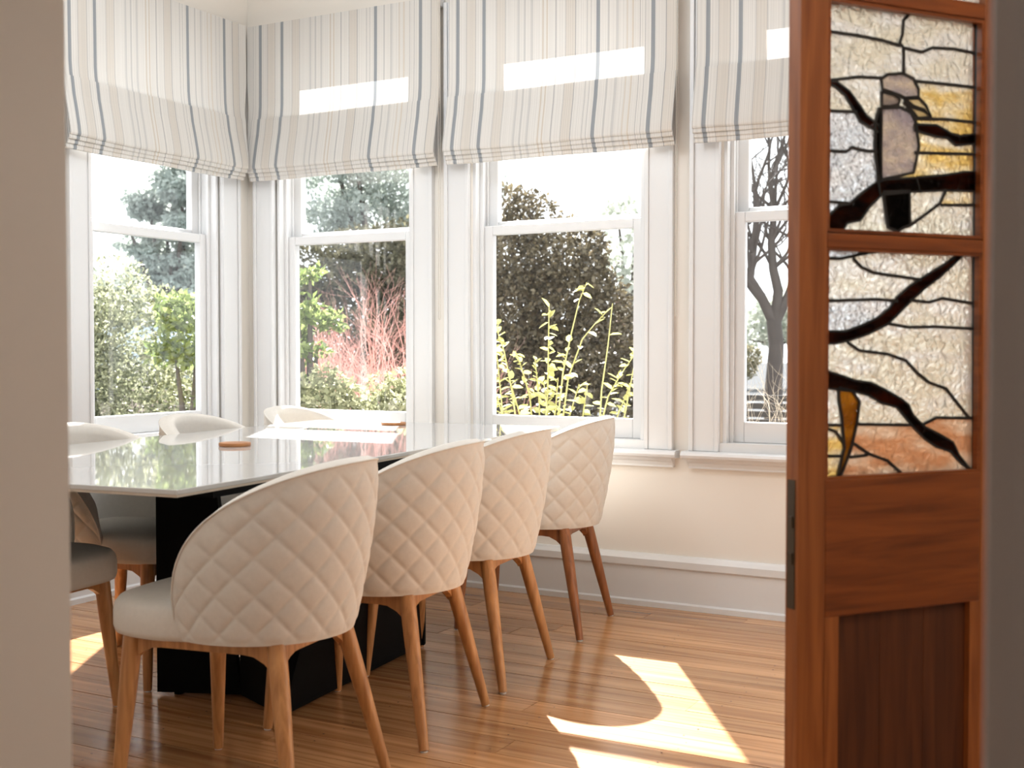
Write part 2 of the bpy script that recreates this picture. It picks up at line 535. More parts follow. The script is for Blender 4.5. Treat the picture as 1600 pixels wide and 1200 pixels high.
# ------------------------------------------------------------------ roman blinds
def roman_blind(loc, rz, label, chain_side, ext=0.0):
    loc = (loc[0], loc[1], -.013)
    b = tag(empty('roman_blind', loc, rz), label, 'blind', 'striped roman blinds over the windows')
    W = .547
    prof = [(-.050, 2.70), (-.051, 2.55), (-.052, 2.42), (-.054, 2.30), (-.058, 2.255), (-.072, 2.18), (-.090, 2.10), (-.104, 2.03), (-.109, 1.995), (-.106, 1.984), (-.098, 1.982), (-.094, 2.0), (-.085, 2.10), (-.066, 2.235)]

    def slab(pr, name, nx=24, sag=.004, ph=0.0):
        m = MB()
        n = len(pr)
        v, f = [], []
        for i in range(nx + 1):
            x = -W + 2 * W * i / nx
            dz = -sag * (1 - (x / W) ** 2) + .0015 * math.sin(9 * x + ph)
            for (yy, zz) in pr:
                k = min(1, max(0, (2.4 - zz) / .4))
                xe = x + (1 - k) * ext * max(0, .5 + math.copysign(.5, ext) * x / W)
                v.append((xe, yy - .004 * k * math.sin(5.3 * x + ph), zz + dz * k))
        for i in range(nx):
            for k in range(n - 1):
                f.append((i * n + k, i * n + k + 1, (i + 1) * n + k + 1, (i + 1) * n + k))
        m.add(v, f, True)
        o = link(name, m.mesh(name, False), M['blind'], b)
        return o
    slab(prof, 'fabric_drop')
    for k, (d, zb) in enumerate(((-.098, 1.966), (-.089, 1.949), (-.080, 1.931))):
        slab([(-.060 + .003 * k, 2.235 - .012 * k), (d + .006, 2.05), (d - .002, zb + .02), (d - .003, zb + .006), (d, zb), (d + .006, zb - .001), (d + .008, zb + .02), (d + .017, 2.05), (-.056 + .003 * k, 2.225 - .012 * k)], 'fold', 24, .004, .9 * k)
    MB().box(-W, W, -.048, -.012, 2.655, 2.70).build('headrail', M['white'], b)
    x = chain_side * (W + .004)
    pts = [(x, -.066, 2.69 - i * .0) for i in range(1)]
    m = MB()
    loop = [(x, -.074, 2.68), (x, -.074, 1.24)] + [(x + .0, -.066 - .008 * math.cos(a), 1.24 - .008 * math.sin(a)) for a in [math.pi * k / 6 for k in range(1, 6)]] + [(x, -.058, 1.24), (x, -.058, 2.68)]
    m.tube(loop, .0016, 6)
    for k in range(110):
        for yy in (-.074, -.058):
            z = 1.245 + k * .013
            m.add([(x + .0026, yy, z), (x - .0026, yy, z), (x, yy + .0026, z), (x, yy - .0026, z), (x, yy, z + .0026), (x, yy, z - .0026)],
                  [(0, 2, 4), (2, 1, 4), (1, 3, 4), (3, 0, 4), (2, 0, 5), (1, 2, 5), (3, 1, 5), (0, 3, 5)], True)
    m.build('bead_chain', M['chain'], b)
    return b


roman_blind((XL, 4.030, 0), R(90), 'striped roman blind on the left wall window, meeting the room corner', -1, .052)
roman_blind((-3.432, YW, 0), 0, 'striped roman blind over the window just right of the corner', 1, -.036)
roman_blind((-2.292, YW, 0), 0, 'striped roman blind over the window with dark tree outside, widest in view', 1)
roman_blind((-1.115, YW, 0), 0, 'striped roman blind partly hidden behind the wooden door', 1)

# ------------------------------------------------------------------ table
TR = R(5.5)
TC = (-2.654, 3.162, 0)
table = tag(empty('dining_table', TC, TR), 'long dining table with glossy white top and black folded base', 'table')
MB().box(-.565, .60, -1.225, 1.225, .753, .765).build('table_top', M['tabletop'], table, .002)
MB().box(-.563, .598, -1.223, 1.223, .747, .753).build('top_edge', M['table_edge'], table)
MB().box(-.54, .575, -1.06, 1.06, .727, .747).build('underframe', M['black'], table)


def plate(a, b, ta, tb, zt, name, thick=.03):
    """upright plate over floor line a-b, its top running ta..tb along the same line (fractions)"""
    a, b = Vector((*a, 0)), Vector((*b, 0))
    d = b - a
    nrm = Vector((-d.y, d.x, 0)).normalized() * thick
    q = [a + Vector((0, 0, .012)), b + Vector((0, 0, .012)), a + d * tb + Vector((0, 0, zt)), a + d * ta + Vector((0, 0, zt))]
    v = q + [p + nrm for p in q]
    m = MB().add(v, [(0, 1, 2, 3), (7, 6, 5, 4), (0, 4, 5, 1), (1, 5, 6, 2), (2, 6, 7, 3), (3, 7, 4, 0)])
    return m.build(name, M['black'], table)


A_, B_, C_, D_ = (-.124, -.421), (.131, -.343), (.379, -.481), (.366, .46)
plate(A_, B_, 0.0, .70, .722, 'base_panel')
plate(B_, C_, .02, .5, .30, 'base_panel')
plate(C_, D_, .42, 1.0, .722, 'base_panel')
plate(D_, (.05, .36), 0.0, .8, .722, 'base_panel')
MB().box(-.10, .36, -.33, .42, .012, .03).build('base_plinth', M['black'], table)
for q in ((-.08, -.37), (.34, -.42), (.34, .42), (0, .36)):
    MB().tube([(q[0], q[1], 0), (q[0], q[1], .014)], .016, 10).build('foot', M['black'], table)


# ------------------------------------------------------------------ chairs
def smooth(t):
    t = min(1, max(0, t)); return t * t * (3 - 2 * t)


def build_chair(legmat):
    c = empty('dining_chair')
    ZB, ZT, PH = .405, .82, R(114)
    RX, RY, CXO = .292, .272, -.022
    NS, NT = 220, 84

    def ztop(s):
        return ZB + .012 + (ZT - ZB - .012) * max(0, 1 - abs(s) ** 2.25) ** .52

    def pt(s, z, off):
        k = .80 + .20 * math.sin(min(1, (z - ZB) / (ZT - ZB)) * math.pi / 2)
        ph = s * PH
        nx, ny = -math.cos(ph) * RY, math.sin(ph) * RX
        l = math.hypot(nx, ny); nx /= l; ny /= l
        return (CXO - RX * k * math.cos(ph) + nx * off, RY * k * math.sin(ph) + ny * off, z)

    v, f = [], []
    for i in range(NS + 1):
        s = -1 + 2 * i / NS
        zt = ztop(s)
        for j in range(NT + 1):
            t = j / NT
            z = ZB + (zt - ZB) * t
            u, w = s * PH * .275 / .098, (z - .43) / .092
            a, b = u + w, u - w
            da, db = abs(a - round(a)), abs(b - round(b))
            q = (1 - math.exp(-da / .10)) * (1 - math.exp(-db / .10))
            edge = smooth((zt - z) / .05) * smooth((z - ZB) / .02) * smooth((1 - abs(s)) / .06)
            v.append(pt(s, z, .0062 * q * edge - .0015 * edge))
    n = NT + 1
    for i in range(NS):
        for j in range(NT):
            f.append((i * n + j, (i + 1) * n + j, (i + 1) * n + j + 1, i * n + j + 1))
    m = MB().add(v, f, True)
    # inner skin, rim and underside
    v2, f2 = [], []
    NI = 16
    rows = NI + 3
    for i in range(NS + 1):
        s = -1 + 2 * i / NS
        zt = ztop(s)
        th = .046 * smooth((1 - abs(s)) / .10) + .012
        v2.append(pt(s, zt, 0))
        v2.append(pt(s, zt + .007, -th * .35))
        v2.append(pt(s, zt + .004, -th * .8))
        for j in range(NI):
            z = zt - .006 - (zt - .006 - ZB) * j / (NI - 1)
            v2.append(pt(s, max(z, ZB), -th))
    for i in range(NS):
        for j in range(rows - 1):
            f2.append((i * rows + j, (i + 1) * rows + j, (i + 1) * rows + j + 1, i * rows + j + 1))
        a, b = i * rows + rows - 1, (i + 1) * rows + rows - 1
    m2 = MB().add(v2, f2, True)
    shell = m.build('backrest', M['fabric'], c)
    m2.build('backrest_lining', M['fabric'], shell)
    rim = [pt(-1 + 2 * i / 80, ztop(-1 + 2 * i / 80) - .001, .001) for i in range(81)]
    MB().tube(rim, .0026, 8).build('piping', M['fabric'], shell)
    # seat cushion
    prof = [(.90, .398), (.985, .404), (1.0, .418), (1.0, .452), (.985, .472), (.95, .484), (.86, .492), (.6, .497), (.25, .499)]
    v, f = [], []
    K = 64
    for sc, z in prof:
        for k in range(K):
            a = 2 * math.pi * k / K
            ca, sa = math.cos(a), math.sin(a)
            x = .052 + .270 * math.copysign(abs(ca) ** .62, ca) * sc
            hw = .183 + .043 * smooth((x + .06) / .2)
            v.append((x, hw * math.copysign(abs(sa) ** .62, sa) * sc, z))
    for r in range(len(prof) - 1):
        for k in range(K):
            k2 = (k + 1) % K
            f.append((r * K + k, r * K + k2, (r + 1) * K + k2, (r + 1) * K + k))
    f.append(tuple(reversed(range(K)))); f.append(tuple((len(prof) - 1) * K + k for k in range(K)))
    MB().add(v, f, True).build('seat', M['fabric'], c)
    # legs
    LT = {(-1, -1): ((-.165, -.150), (-.250, -.225)), (-1, 1): ((-.165, .150), (-.250, .225)), (1, -1): ((.222, -.170), (.248, -.205)), (1, 1): ((.222, .170), (.248, .205))}
    for (t, g) in LT.values():
        p0, p1 = Vector((*t, .402)), Vector((*g, .004))
        pts = [p0.lerp(p1, k / 6) for k in range(7)]
        lg = MB().tube(pts, [.0225, .0225, .0215, .0195, .0175, .0155, .0135], 14).build('leg', legmat, c)
        MB().tube([(g[0], g[1], 0), (g[0], g[1], .0045)], .0105, 10).build('glide', M['glide'], lg)
    # arched aprons between neighbouring legs
    ks = [(1, -1), (1, 1), (-1, 1), (-1, -1)]
    for a, b in zip(ks, ks[1:] + ks[:1]):
        pa, pb = Vector((*LT[a][0], 0)), Vector((*LT[b][0], 0))
        d = pb - pa
        nrm = Vector((-d.y, d.x, 0)).normalized() * .010
        N_ = 14
        v, f = [], []
        for k in range(N_ + 1):
            t = k / N_
            p = pa + d * t
            e = min(t, 1 - t) * d.length
            lo = .375 - .042 * max(0, 1 - e / .075) ** 2
            for sgn in (-1, 1):
                v.append(p + nrm * sgn + Vector((0, 0, lo)))
                v.append(p + nrm * sgn + Vector((0, 0, .403)))
        for k in range(N_):
            o_ = k * 4
            f += [(o_, o_ + 4, o_ + 5, o_ + 1), (o_ + 2, o_ + 3, o_ + 7, o_ + 6), (o_, o_ + 2, o_ + 6, o_ + 4), (o_ + 1, o_ + 5, o_ + 7, o_ + 3)]
        MB().add(v, f).build('apron', legmat, c)
    return c


def set_chair(c, rear_mid, face, label, group):
    """rear_mid: floor point between the rear feet; face: heading in degrees"""
    a = R(face)
    c.location = (rear_mid[0] + .25 * math.cos(a), rear_mid[1] + .25 * math.sin(a), 0)
    c.rotation_euler = (0, 0, a)
    tag(c, label, 'chair', group)


chair = build_chair(M['leg'])
RG, LG = 'quilted chairs along the near side of the table', 'chairs along the window side of the table'
set_chair(chair, (-1.706, 2.300), 187, 'cream quilted dining chair nearest the camera, front of its row', RG)
set_chair(copy_tree(chair), (-1.752, 2.908), 188, 'cream quilted dining chair second from the camera in the near row', RG)
set_chair(copy_tree(chair), (-1.826, 3.490), 187, 'cream quilted dining chair third from the camera in the near row', RG)
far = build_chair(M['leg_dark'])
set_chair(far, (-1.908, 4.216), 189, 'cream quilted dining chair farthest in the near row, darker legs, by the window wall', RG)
for (x, y, a, lab) in ((-3.24, 2.34, 6, 'dining chair at far left, mostly hidden by the door jamb, grey seat in shade'),
                       (-3.31, 2.91, 5, 'dining chair across the table whose seat shows left of the black base'),
                       (-3.39, 3.56, 5, 'dining chair across the table, only rounded back top showing left of the corner'),
                       (-3.47, 4.27, 5, 'dining chair across the table by the corner window, back top in sunlight')):
    set_chair(copy_tree(chair), (x, y), a, lab, LG)

# coasters
for (x, y, lab) in ((-2.661, 3.009, 'round wooden coaster on the near half of the white table'), (-2.825, 4.178, 'round wooden coaster at the far end of the white table')):
    o = MB().tube([(0, 0, 0), (0, 0, .003), (0, 0, .009), (0, 0, .012)], [.050, .052, .052, .050], 40).build('coaster', M['coaster'])
    o.location = (x, y, .7652)
    tag(o, lab, 'coaster', 'wooden coasters')

# ------------------------------------------------------------------ the open door with leaded glass
# coordinates on the leaf: s metres from the hinge edge, z height
GLASS = {'upper':{'pieces':[[(0.4078,1.6936),(0.1989,1.7182),(0.1989,1.7136),(0.2067,1.6987),(0.2226,1.6846),(0.2223,1.6646),(0.23,1.6391),(0.2618,1.645),(0.3183,1.6481),(0.4073,1.6475)],[(0.1949,1.7187),(0.0523,1.7355),(0.0509,1.6449),(0.1099,1.6468),(0.1553,1.6421),(0.1715,1.6342),(0.218,1.6357),(0.2261,1.6426),(0.2184,1.665),(0.2186,1.685),(0.2007,1.701)],[(0.4073,1.6445),(0.3086,1.6446),(0.222,1.6368),(0.2194,1.5876),(0.2492,1.5848),(0.263,1.5774),(0.3367,1.572),(0.3953,1.5591),(0.4065,1.5596)],[(0.218,1.6326),(0.1857,1.6297),(0.1715,1.6311),(0.1553,1.639),(0.1099,1.6437),(0.0509,1.6417),(0.05,1.5796),(0.1931,1.5776),(0.1972,1.5819),(0.2174,1.5862)],[(0.3348,1.5692),(0.2708,1.5736),(0.2666,1.554),(0.2189,1.5459),(0.2168,1.5414),(0.1946,1.5293),(0.1702,1.5266),(0.1681,1.5237),(0.1925,1.5263),(0.2148,1.5338),(0.1863,1.5128),(0.1862,1.5097),(0.1943,1.5091),(0.2005,1.5195),(0.2207,1.5256),(0.2741,1.5212),(0.2817,1.496),(0.2856,1.4942),(0.3071,1.5062),(0.3228,1.5263),(0.3479,1.5483),(0.3708,1.5598),(0.3822,1.5588)],[(0.4065,1.5581),(0.3688,1.548),(0.3497,1.5346),(0.3322,1.5103),(0.406,1.5073)],[(0.1911,1.5747),(0.0499,1.5764),(0.049,1.5142),(0.1618,1.5116),(0.1516,1.5156),(0.1641,1.5349),(0.1806,1.5461),(0.2088,1.5436),(0.1826,1.5474),(0.1828,1.5646)],[(0.406,1.5043),(0.3284,1.5076),(0.3166,1.4918),(0.2835,1.4806),(0.283,1.4423),(0.3103,1.4419),(0.3335,1.4464),(0.3392,1.446),(0.3487,1.4378),(0.4054,1.437)],[(0.1902,1.5063),(0.1039,1.5115),(0.049,1.511),(0.0486,1.4886),(0.0867,1.4842),(0.1035,1.4862),(0.1349,1.4996),(0.1881,1.4971)],[(0.1859,1.4848),(0.1387,1.4773),(0.1097,1.4778),(0.0928,1.4663),(0.0484,1.471),(0.0481,1.4534),(0.1834,1.4475),(0.1816,1.4679)],[(0.3373,1.4431),(0.3103,1.4389),(0.283,1.4392),(0.2704,1.3646),(0.2765,1.3858),(0.2824,1.3855),(0.3382,1.3443),(0.3497,1.3467),(0.4045,1.347),(0.4054,1.434),(0.3468,1.4349)],[(0.1834,1.4443),(0.0481,1.4502),(0.0476,1.4182),(0.1726,1.4028),(0.1848,1.4005),(0.1848,1.3958),(0.1868,1.3988),(0.2171,1.397),(0.2589,1.393),(0.2726,1.3876),(0.2727,1.3907),(0.2648,1.3942),(0.247,1.3953),(0.193,1.4078)],[(0.1539,1.3771),(0.1167,1.3791),(0.1288,1.3563),(0.2,1.3137),(0.2027,1.3713)],[(0.1125,1.3794),(0.0471,1.3813),(0.0467,1.3572),(0.1267,1.3533)],[(0.2645,1.3649),(0.2519,1.3037),(0.2319,1.2983),(0.2259,1.2985),(0.216,1.3067),(0.2079,1.3055),(0.1939,1.3108),(0.1308,1.3515),(0.0467,1.354),(0.0458,1.293),(0.3605,1.2809),(0.3474,1.3073),(0.3148,1.3148),(0.2995,1.337),(0.2703,1.36),(0.2704,1.3631)],[(0.4045,1.3439),(0.3497,1.3422),(0.3668,1.3383),(0.3874,1.3192),(0.4042,1.3109)]],'lines':[[(0.4097,1.6465),(0.3293,1.6462),(0.2711,1.6436),(0.2265,1.6379)],[(0.1949,1.7206),(0.2023,1.7023),(0.2196,1.6849),(0.2218,1.6596),(0.2281,1.6435),(0.219,1.6348),(0.2184,1.5846)],[(0.219,1.6348),(0.1761,1.6314),(0.1507,1.6418),(0.0989,1.6452),(0.0461,1.6426)],[(0.3948,1.5588),(0.3238,1.5721),(0.2654,1.5756)],[(0.1931,1.5765),(0.124,1.5777),(0.0452,1.578)],[(0.4084,1.5052),(0.3255,1.5093)],[(0.1948,1.5071),(0.118,1.5124),(0.0442,1.5121)],[(0.4054,1.4351),(0.3487,1.4363),(0.3368,1.4447),(0.3079,1.441),(0.2786,1.4406)],[(0.1915,1.445),(0.0433,1.4521)],[(0.4069,1.3453),(0.343,1.3444)],[(0.1136,1.3809),(0.1288,1.3543),(0.1974,1.3118),(0.21,1.3074)],[(0.1262,1.3517),(0.0419,1.3559)]],'shapes':{'branch':[[(0.4098,1.5596),(0.3713,1.559),(0.3427,1.5446),(0.3184,1.5202),(0.3037,1.5042),(0.2767,1.4899),(0.2766,1.4769),(0.3181,1.4936),(0.3352,1.515),(0.3521,1.5363),(0.376,1.5511)],[(0.1921,1.4976),(0.1385,1.4997),(0.102,1.4867),(0.0809,1.4842),(0.0439,1.4902),(0.0436,1.4718),(0.0912,1.4656),(0.1123,1.478),(0.1382,1.4781),(0.192,1.4859)],[(0.4075,1.3085),(0.3832,1.3228),(0.3644,1.3388),(0.3406,1.3438),(0.3071,1.3684),(0.278,1.3873),(0.2703,1.3608),(0.297,1.3383),(0.3162,1.3144),(0.345,1.3093),(0.3614,1.2783),(0.4072,1.2765)],[(0.2741,1.3864),(0.2584,1.3923),(0.1874,1.3991),(0.1779,1.3746),(0.2699,1.3635)],[(0.1858,1.4004),(0.1165,1.4085),(0.0694,1.4173),(0.0428,1.4189),(0.0423,1.3816),(0.1161,1.3796),(0.1779,1.3742)]],'crown':[[(0.2703,1.574),(0.2556,1.583),(0.2209,1.5882),(0.1957,1.5809),(0.1828,1.5626),(0.1826,1.5482),(0.2154,1.5435),(0.2254,1.5472),(0.2676,1.5551)]],'cheek':[[(0.2691,1.5511),(0.2404,1.5471),(0.2263,1.5402),(0.2302,1.5306),(0.25,1.5251),(0.2688,1.5251)]],'beak':[[(0.2164,1.5422),(0.1811,1.546),(0.1646,1.5337),(0.15,1.5114),(0.1696,1.5255),(0.1951,1.5304)],[(0.2183,1.5362),(0.195,1.5277),(0.1671,1.5234),(0.1552,1.5133),(0.1837,1.5091),(0.1924,1.517)]],'body':[[(0.2707,1.5203),(0.2252,1.526),(0.2,1.5183),(0.1897,1.5036),(0.1805,1.4574),(0.1925,1.4086),(0.2386,1.3973),(0.2683,1.3928),(0.2708,1.4435)]],'wing':[[(0.2841,1.4924),(0.2746,1.5207),(0.2702,1.5203),(0.2697,1.3928),(0.2751,1.3855),(0.2835,1.4426)]],'tail':[[(0.264,1.3688),(0.2022,1.3741),(0.2004,1.3117),(0.2175,1.3051),(0.2289,1.298),(0.2524,1.3048)]]}},'lower':{'pieces':[[(0.404,1.2619),(0.2513,1.2655),(0.301,1.2587),(0.3497,1.247),(0.4038,1.2453)],[(0.2448,1.2674),(0.0662,1.2737),(0.0892,1.2553),(0.1731,1.2128),(0.2855,1.2219),(0.3114,1.2314),(0.3286,1.246),(0.3328,1.2459),(0.3135,1.2279),(0.2855,1.2185),(0.1798,1.2092),(0.202,1.1983),(0.2327,1.1753),(0.2327,1.1719),(0.2612,1.1748),(0.4031,1.169),(0.4038,1.242),(0.3497,1.2437),(0.3009,1.2553),(0.2512,1.2604)],[(0.0638,1.2738),(0.0474,1.2743),(0.0459,1.1715),(0.1135,1.1792),(0.125,1.179),(0.1454,1.1716),(0.1883,1.1726),(0.1906,1.1761),(0.1773,1.1867),(0.1096,1.2284)],[(0.1227,1.1755),(0.0459,1.168),(0.0452,1.1236),(0.2078,1.124),(0.2453,1.1289),(0.2454,1.1323),(0.1972,1.1708),(0.1454,1.1681)],[(0.3064,1.1706),(0.2392,1.1701),(0.237,1.1667),(0.2456,1.1563),(0.2673,1.1423),(0.342,1.1145),(0.4026,1.1141),(0.4031,1.1657)],[(0.2541,1.1271),(0.2077,1.1206),(0.0451,1.12),(0.0427,0.9525),(0.0521,0.9527),(0.1066,1.0086),(0.1525,1.0215),(0.1753,1.0356),(0.207,1.0636),(0.2447,1.074),(0.3162,1.0808),(0.3376,1.0943),(0.3439,1.0943),(0.3397,1.0892),(0.3183,1.0774),(0.2556,1.0723),(0.2092,1.0601),(0.1843,1.0374),(0.1571,1.0198),(0.1112,1.0069),(0.0568,0.9528),(0.1334,0.9545),(0.1674,0.9413),(0.1901,0.9593),(0.2038,0.9822),(0.2527,1.0071),(0.2876,1.0212),(0.3284,1.025),(0.402,1.0458),(0.4024,1.0925),(0.3608,1.0926),(0.3334,1.0977)],[(0.4017,1.0124),(0.362,1.0086),(0.353,0.9461),(0.4011,0.9473)],[(0.3303,1.0047),(0.2917,0.9974),(0.2677,0.9833),(0.2259,0.9739),(0.1944,0.942),(0.319,0.9469),(0.3152,0.9893)],[(0.1334,0.951),(0.0426,0.9489),(0.0412,0.8486),(0.0769,0.8804),(0.0936,0.9076),(0.1628,0.9377)],[(0.3212,0.9469),(0.319,0.9435),(0.1898,0.9384),(0.1602,0.9131),(0.1304,0.8964),(0.0956,0.8881),(0.0649,0.8603),(0.0411,0.8468),(0.0409,0.8289),(0.2042,0.8363),(0.2111,0.8522),(0.2156,0.8524),(0.2468,0.8779),(0.2927,0.8916),(0.3229,0.9113),(0.3272,0.9115),(0.3272,0.9081),(0.297,0.89),(0.3355,0.888),(0.3376,0.8847),(0.2883,0.888),(0.2534,0.8764),(0.2133,0.8488),(0.2087,0.8365),(0.3583,0.8432),(0.3314,0.9031)],[(0.3948,0.9438),(0.353,0.9427),(0.3506,0.9173),(0.3655,0.9346)],[(0.401,0.9406),(0.3655,0.9295),(0.3484,0.9088),(0.3524,0.8903),(0.4006,0.892)],[(0.4005,0.8887),(0.3524,0.8869),(0.3646,0.8435),(0.4001,0.8451)]],'lines':[[(0.4038,1.2441),(0.3596,1.2442),(0.2961,1.2572),(0.2529,1.262),(0.2448,1.27)],[(0.3307,1.2451),(0.3119,1.2301),(0.285,1.2211),(0.2414,1.2171),(0.1719,1.2111)],[(0.4031,1.1673),(0.2736,1.1729),(0.2271,1.1703)],[(0.1994,1.1725),(0.1516,1.1694),(0.1204,1.1773),(0.0447,1.1689)],[(0.2486,1.1284),(0.2016,1.1223),(0.134,1.1237),(0.044,1.1209)],[(0.3413,1.0935),(0.3156,1.0791),(0.2507,1.0727),(0.2064,1.0605),(0.1782,1.0365),(0.1497,1.0188),(0.1094,1.0073),(0.0503,0.9499)],[(0.4011,0.9456),(0.354,0.9444)],[(0.3169,0.9451),(0.191,0.9402)],[(0.1657,0.9404),(0.1317,0.9527),(0.0415,0.9497)],[(0.401,0.9431),(0.3671,0.9329),(0.3489,0.9105)],[(0.3256,0.9097),(0.2921,0.8903),(0.2484,0.8758),(0.2122,0.8492),(0.2036,0.8328)],[(0.4005,0.8899),(0.3508,0.8881)],[(0.336,0.8855),(0.2948,0.8882)]],'shapes':{'branch':[[(0.4026,1.1141),(0.3478,1.1136),(0.3054,1.1266),(0.2732,1.1397),(0.2462,1.1571),(0.23,1.1767),(0.2025,1.1966),(0.1748,1.2123),(0.1184,1.2399),(0.0898,1.2562),(0.0609,1.2765),(0.1011,1.2361),(0.1295,1.2156),(0.1633,1.1952),(0.1911,1.1752),(0.2186,1.1532),(0.2513,1.1271),(0.2945,1.1097),(0.3318,1.099),(0.3686,1.0917),(0.4024,1.0916)],[(0.402,1.0458),(0.3628,1.0359),(0.3257,1.025),(0.2882,1.0204),(0.2554,1.0071),(0.2167,0.9893),(0.1998,0.9782),(0.1884,0.9584),(0.1599,0.9359),(0.1255,0.9218),(0.0907,0.9053),(0.0757,0.8803),(0.0369,0.8431),(0.0726,0.8669),(0.0962,0.8877),(0.1309,0.8977),(0.1597,0.914),(0.1881,0.9366),(0.2107,0.9589),(0.2276,0.9744),(0.2661,0.9837),(0.2933,0.997),(0.3202,1.0038),(0.3626,1.0086),(0.4017,1.0133)]],'leaf':[[(0.3615,1.0119),(0.3308,1.0056),(0.3147,0.9867),(0.3196,0.9486),(0.3324,0.9023),(0.3598,0.8399),(0.3651,0.8401),(0.3483,0.9028),(0.3542,0.9579),(0.3613,0.9917)]]}}}
DW, DT, DH = .462, .036, 2.12
door = tag(empty('door_1', (-0.272, 2.45, 0), R(90 - 37.6) + math.pi), 'open cedar door leaf with leaded bird panels in the upper half', None, None, 'structure')
# local x runs from the hinge to the free edge, local +y faces the camera side


def dbox(name, s0, s1, z0, z1, m, parent=door, y0=-DT, y1=0.0, bevel=.002):
    return MB().box(s0, s1, y0, y1, z0, z1).build(name, m, parent, bevel)


dbox('hinge_stile', -.018, .036, .006, DH, M['door'])
dbox('free_stile', .402, DW, .006, DH, M['door'])
dbox('hinge_stile', .036, .060, .006, .6015, M['door'], bevel=0)
dbox('free_stile', .371, .402, .006, .6015, M['door'], bevel=0)
dbox('lock_rail', .036, .402, .601, .8485, M['door_h'])
dbox('glazing_rail', .036, .402, 1.262, 1.288, M['door_h'])
dbox('glazing_rail', .036, .402, 1.703, 1.732, M['door_h'])
dbox('top_rail', .036, .402, 2.03, DH, M['door_h'])
dbox('bottom_rail', .060, .371, .006, .20, M['door_h'])
for k, (a, b) in enumerate(((.058, .162), (.1625, .267), (.2675, .373))):
    dbox('panel_board', a, b, .198, .604, M['door_panel'], y0=-.026, y1=-.012, bevel=.0012)
dbox('lock_plate', .4615, .4635, .62, .85, M['brass'], y0=-.029, y1=-.008, bevel=0)
for z in (.70, .765): dbox('lock_keep', .4635, .467, z, z + .02, M['brass'], y0=-.024, y1=-.012, bevel=0)
for z in (.25, 1.05, 1.85):
    MB().tube([(-.012, .004, z), (-.012, .004, z + .1)], .006, 8).build('hinge', M['brass'], door)

G = {
    'cream': art_glass('cream_ripple_glass', (.97, .94, .85), (1.0, .99, .96), 55),
    'white': art_glass('white_hammered_glass', (.92, .95, .98), (1, 1, 1), 70, .25),
    'amber': art_glass('amber_streak_glass', (.95, .78, .42), (.99, .95, .85), 50),
    'peach': art_glass('peach_glass', (.80, .55, .38), (.92, .80, .68), 50, .4),
    'lilac': art_glass('lilac_grey_glass', (.60, .55, .57), (.84, .76, .66), 90, .45),
    'gold': art_glass('gold_leaf_glass', (.42, .22, .03), (.55, .33, .06), 60, .5),
    'brown': art_glass('dark_brown_glass', (.030, .010, .005), (.13, .032, .010), 30, .5, .3, .012),
    'black': art_glass('black_glass', (.010, .007, .006), (.03, .018, .012), 30, .5, .3, .01),
    'beak': art_glass('pale_beak_glass', (.80, .68, .45), (.88, .80, .62), 60, .6),
}
YG = -.018                                                   # glass plane inside the leaf


def gpiece(name, poly, m, parent, y0, y1):
    poly = [(min(.412, max(.024, a)), b) for a, b in poly]
    return MB().prism(poly, y0, y1).build(name, m, parent)


def ribbon(pts, w, y0, y1):
    """flat lead strip following a polyline on the leaf"""
    m = MB()
    n = len(pts)
    L_, R_ = [], []
    for i, p in enumerate(pts):
        a, b = Vector(pts[max(i - 1, 0)]), Vector(pts[min(i + 1, n - 1)])
        d = (b - a).normalized()
        q = Vector((-d.y, d.x)) * w / 2
        L_.append(Vector(p) + q); R_.append(Vector(p) - q)
    for i in range(n - 1):
        m.prism([L_[i], L_[i + 1], R_[i + 1], R_[i]], y0, y1)
    return m


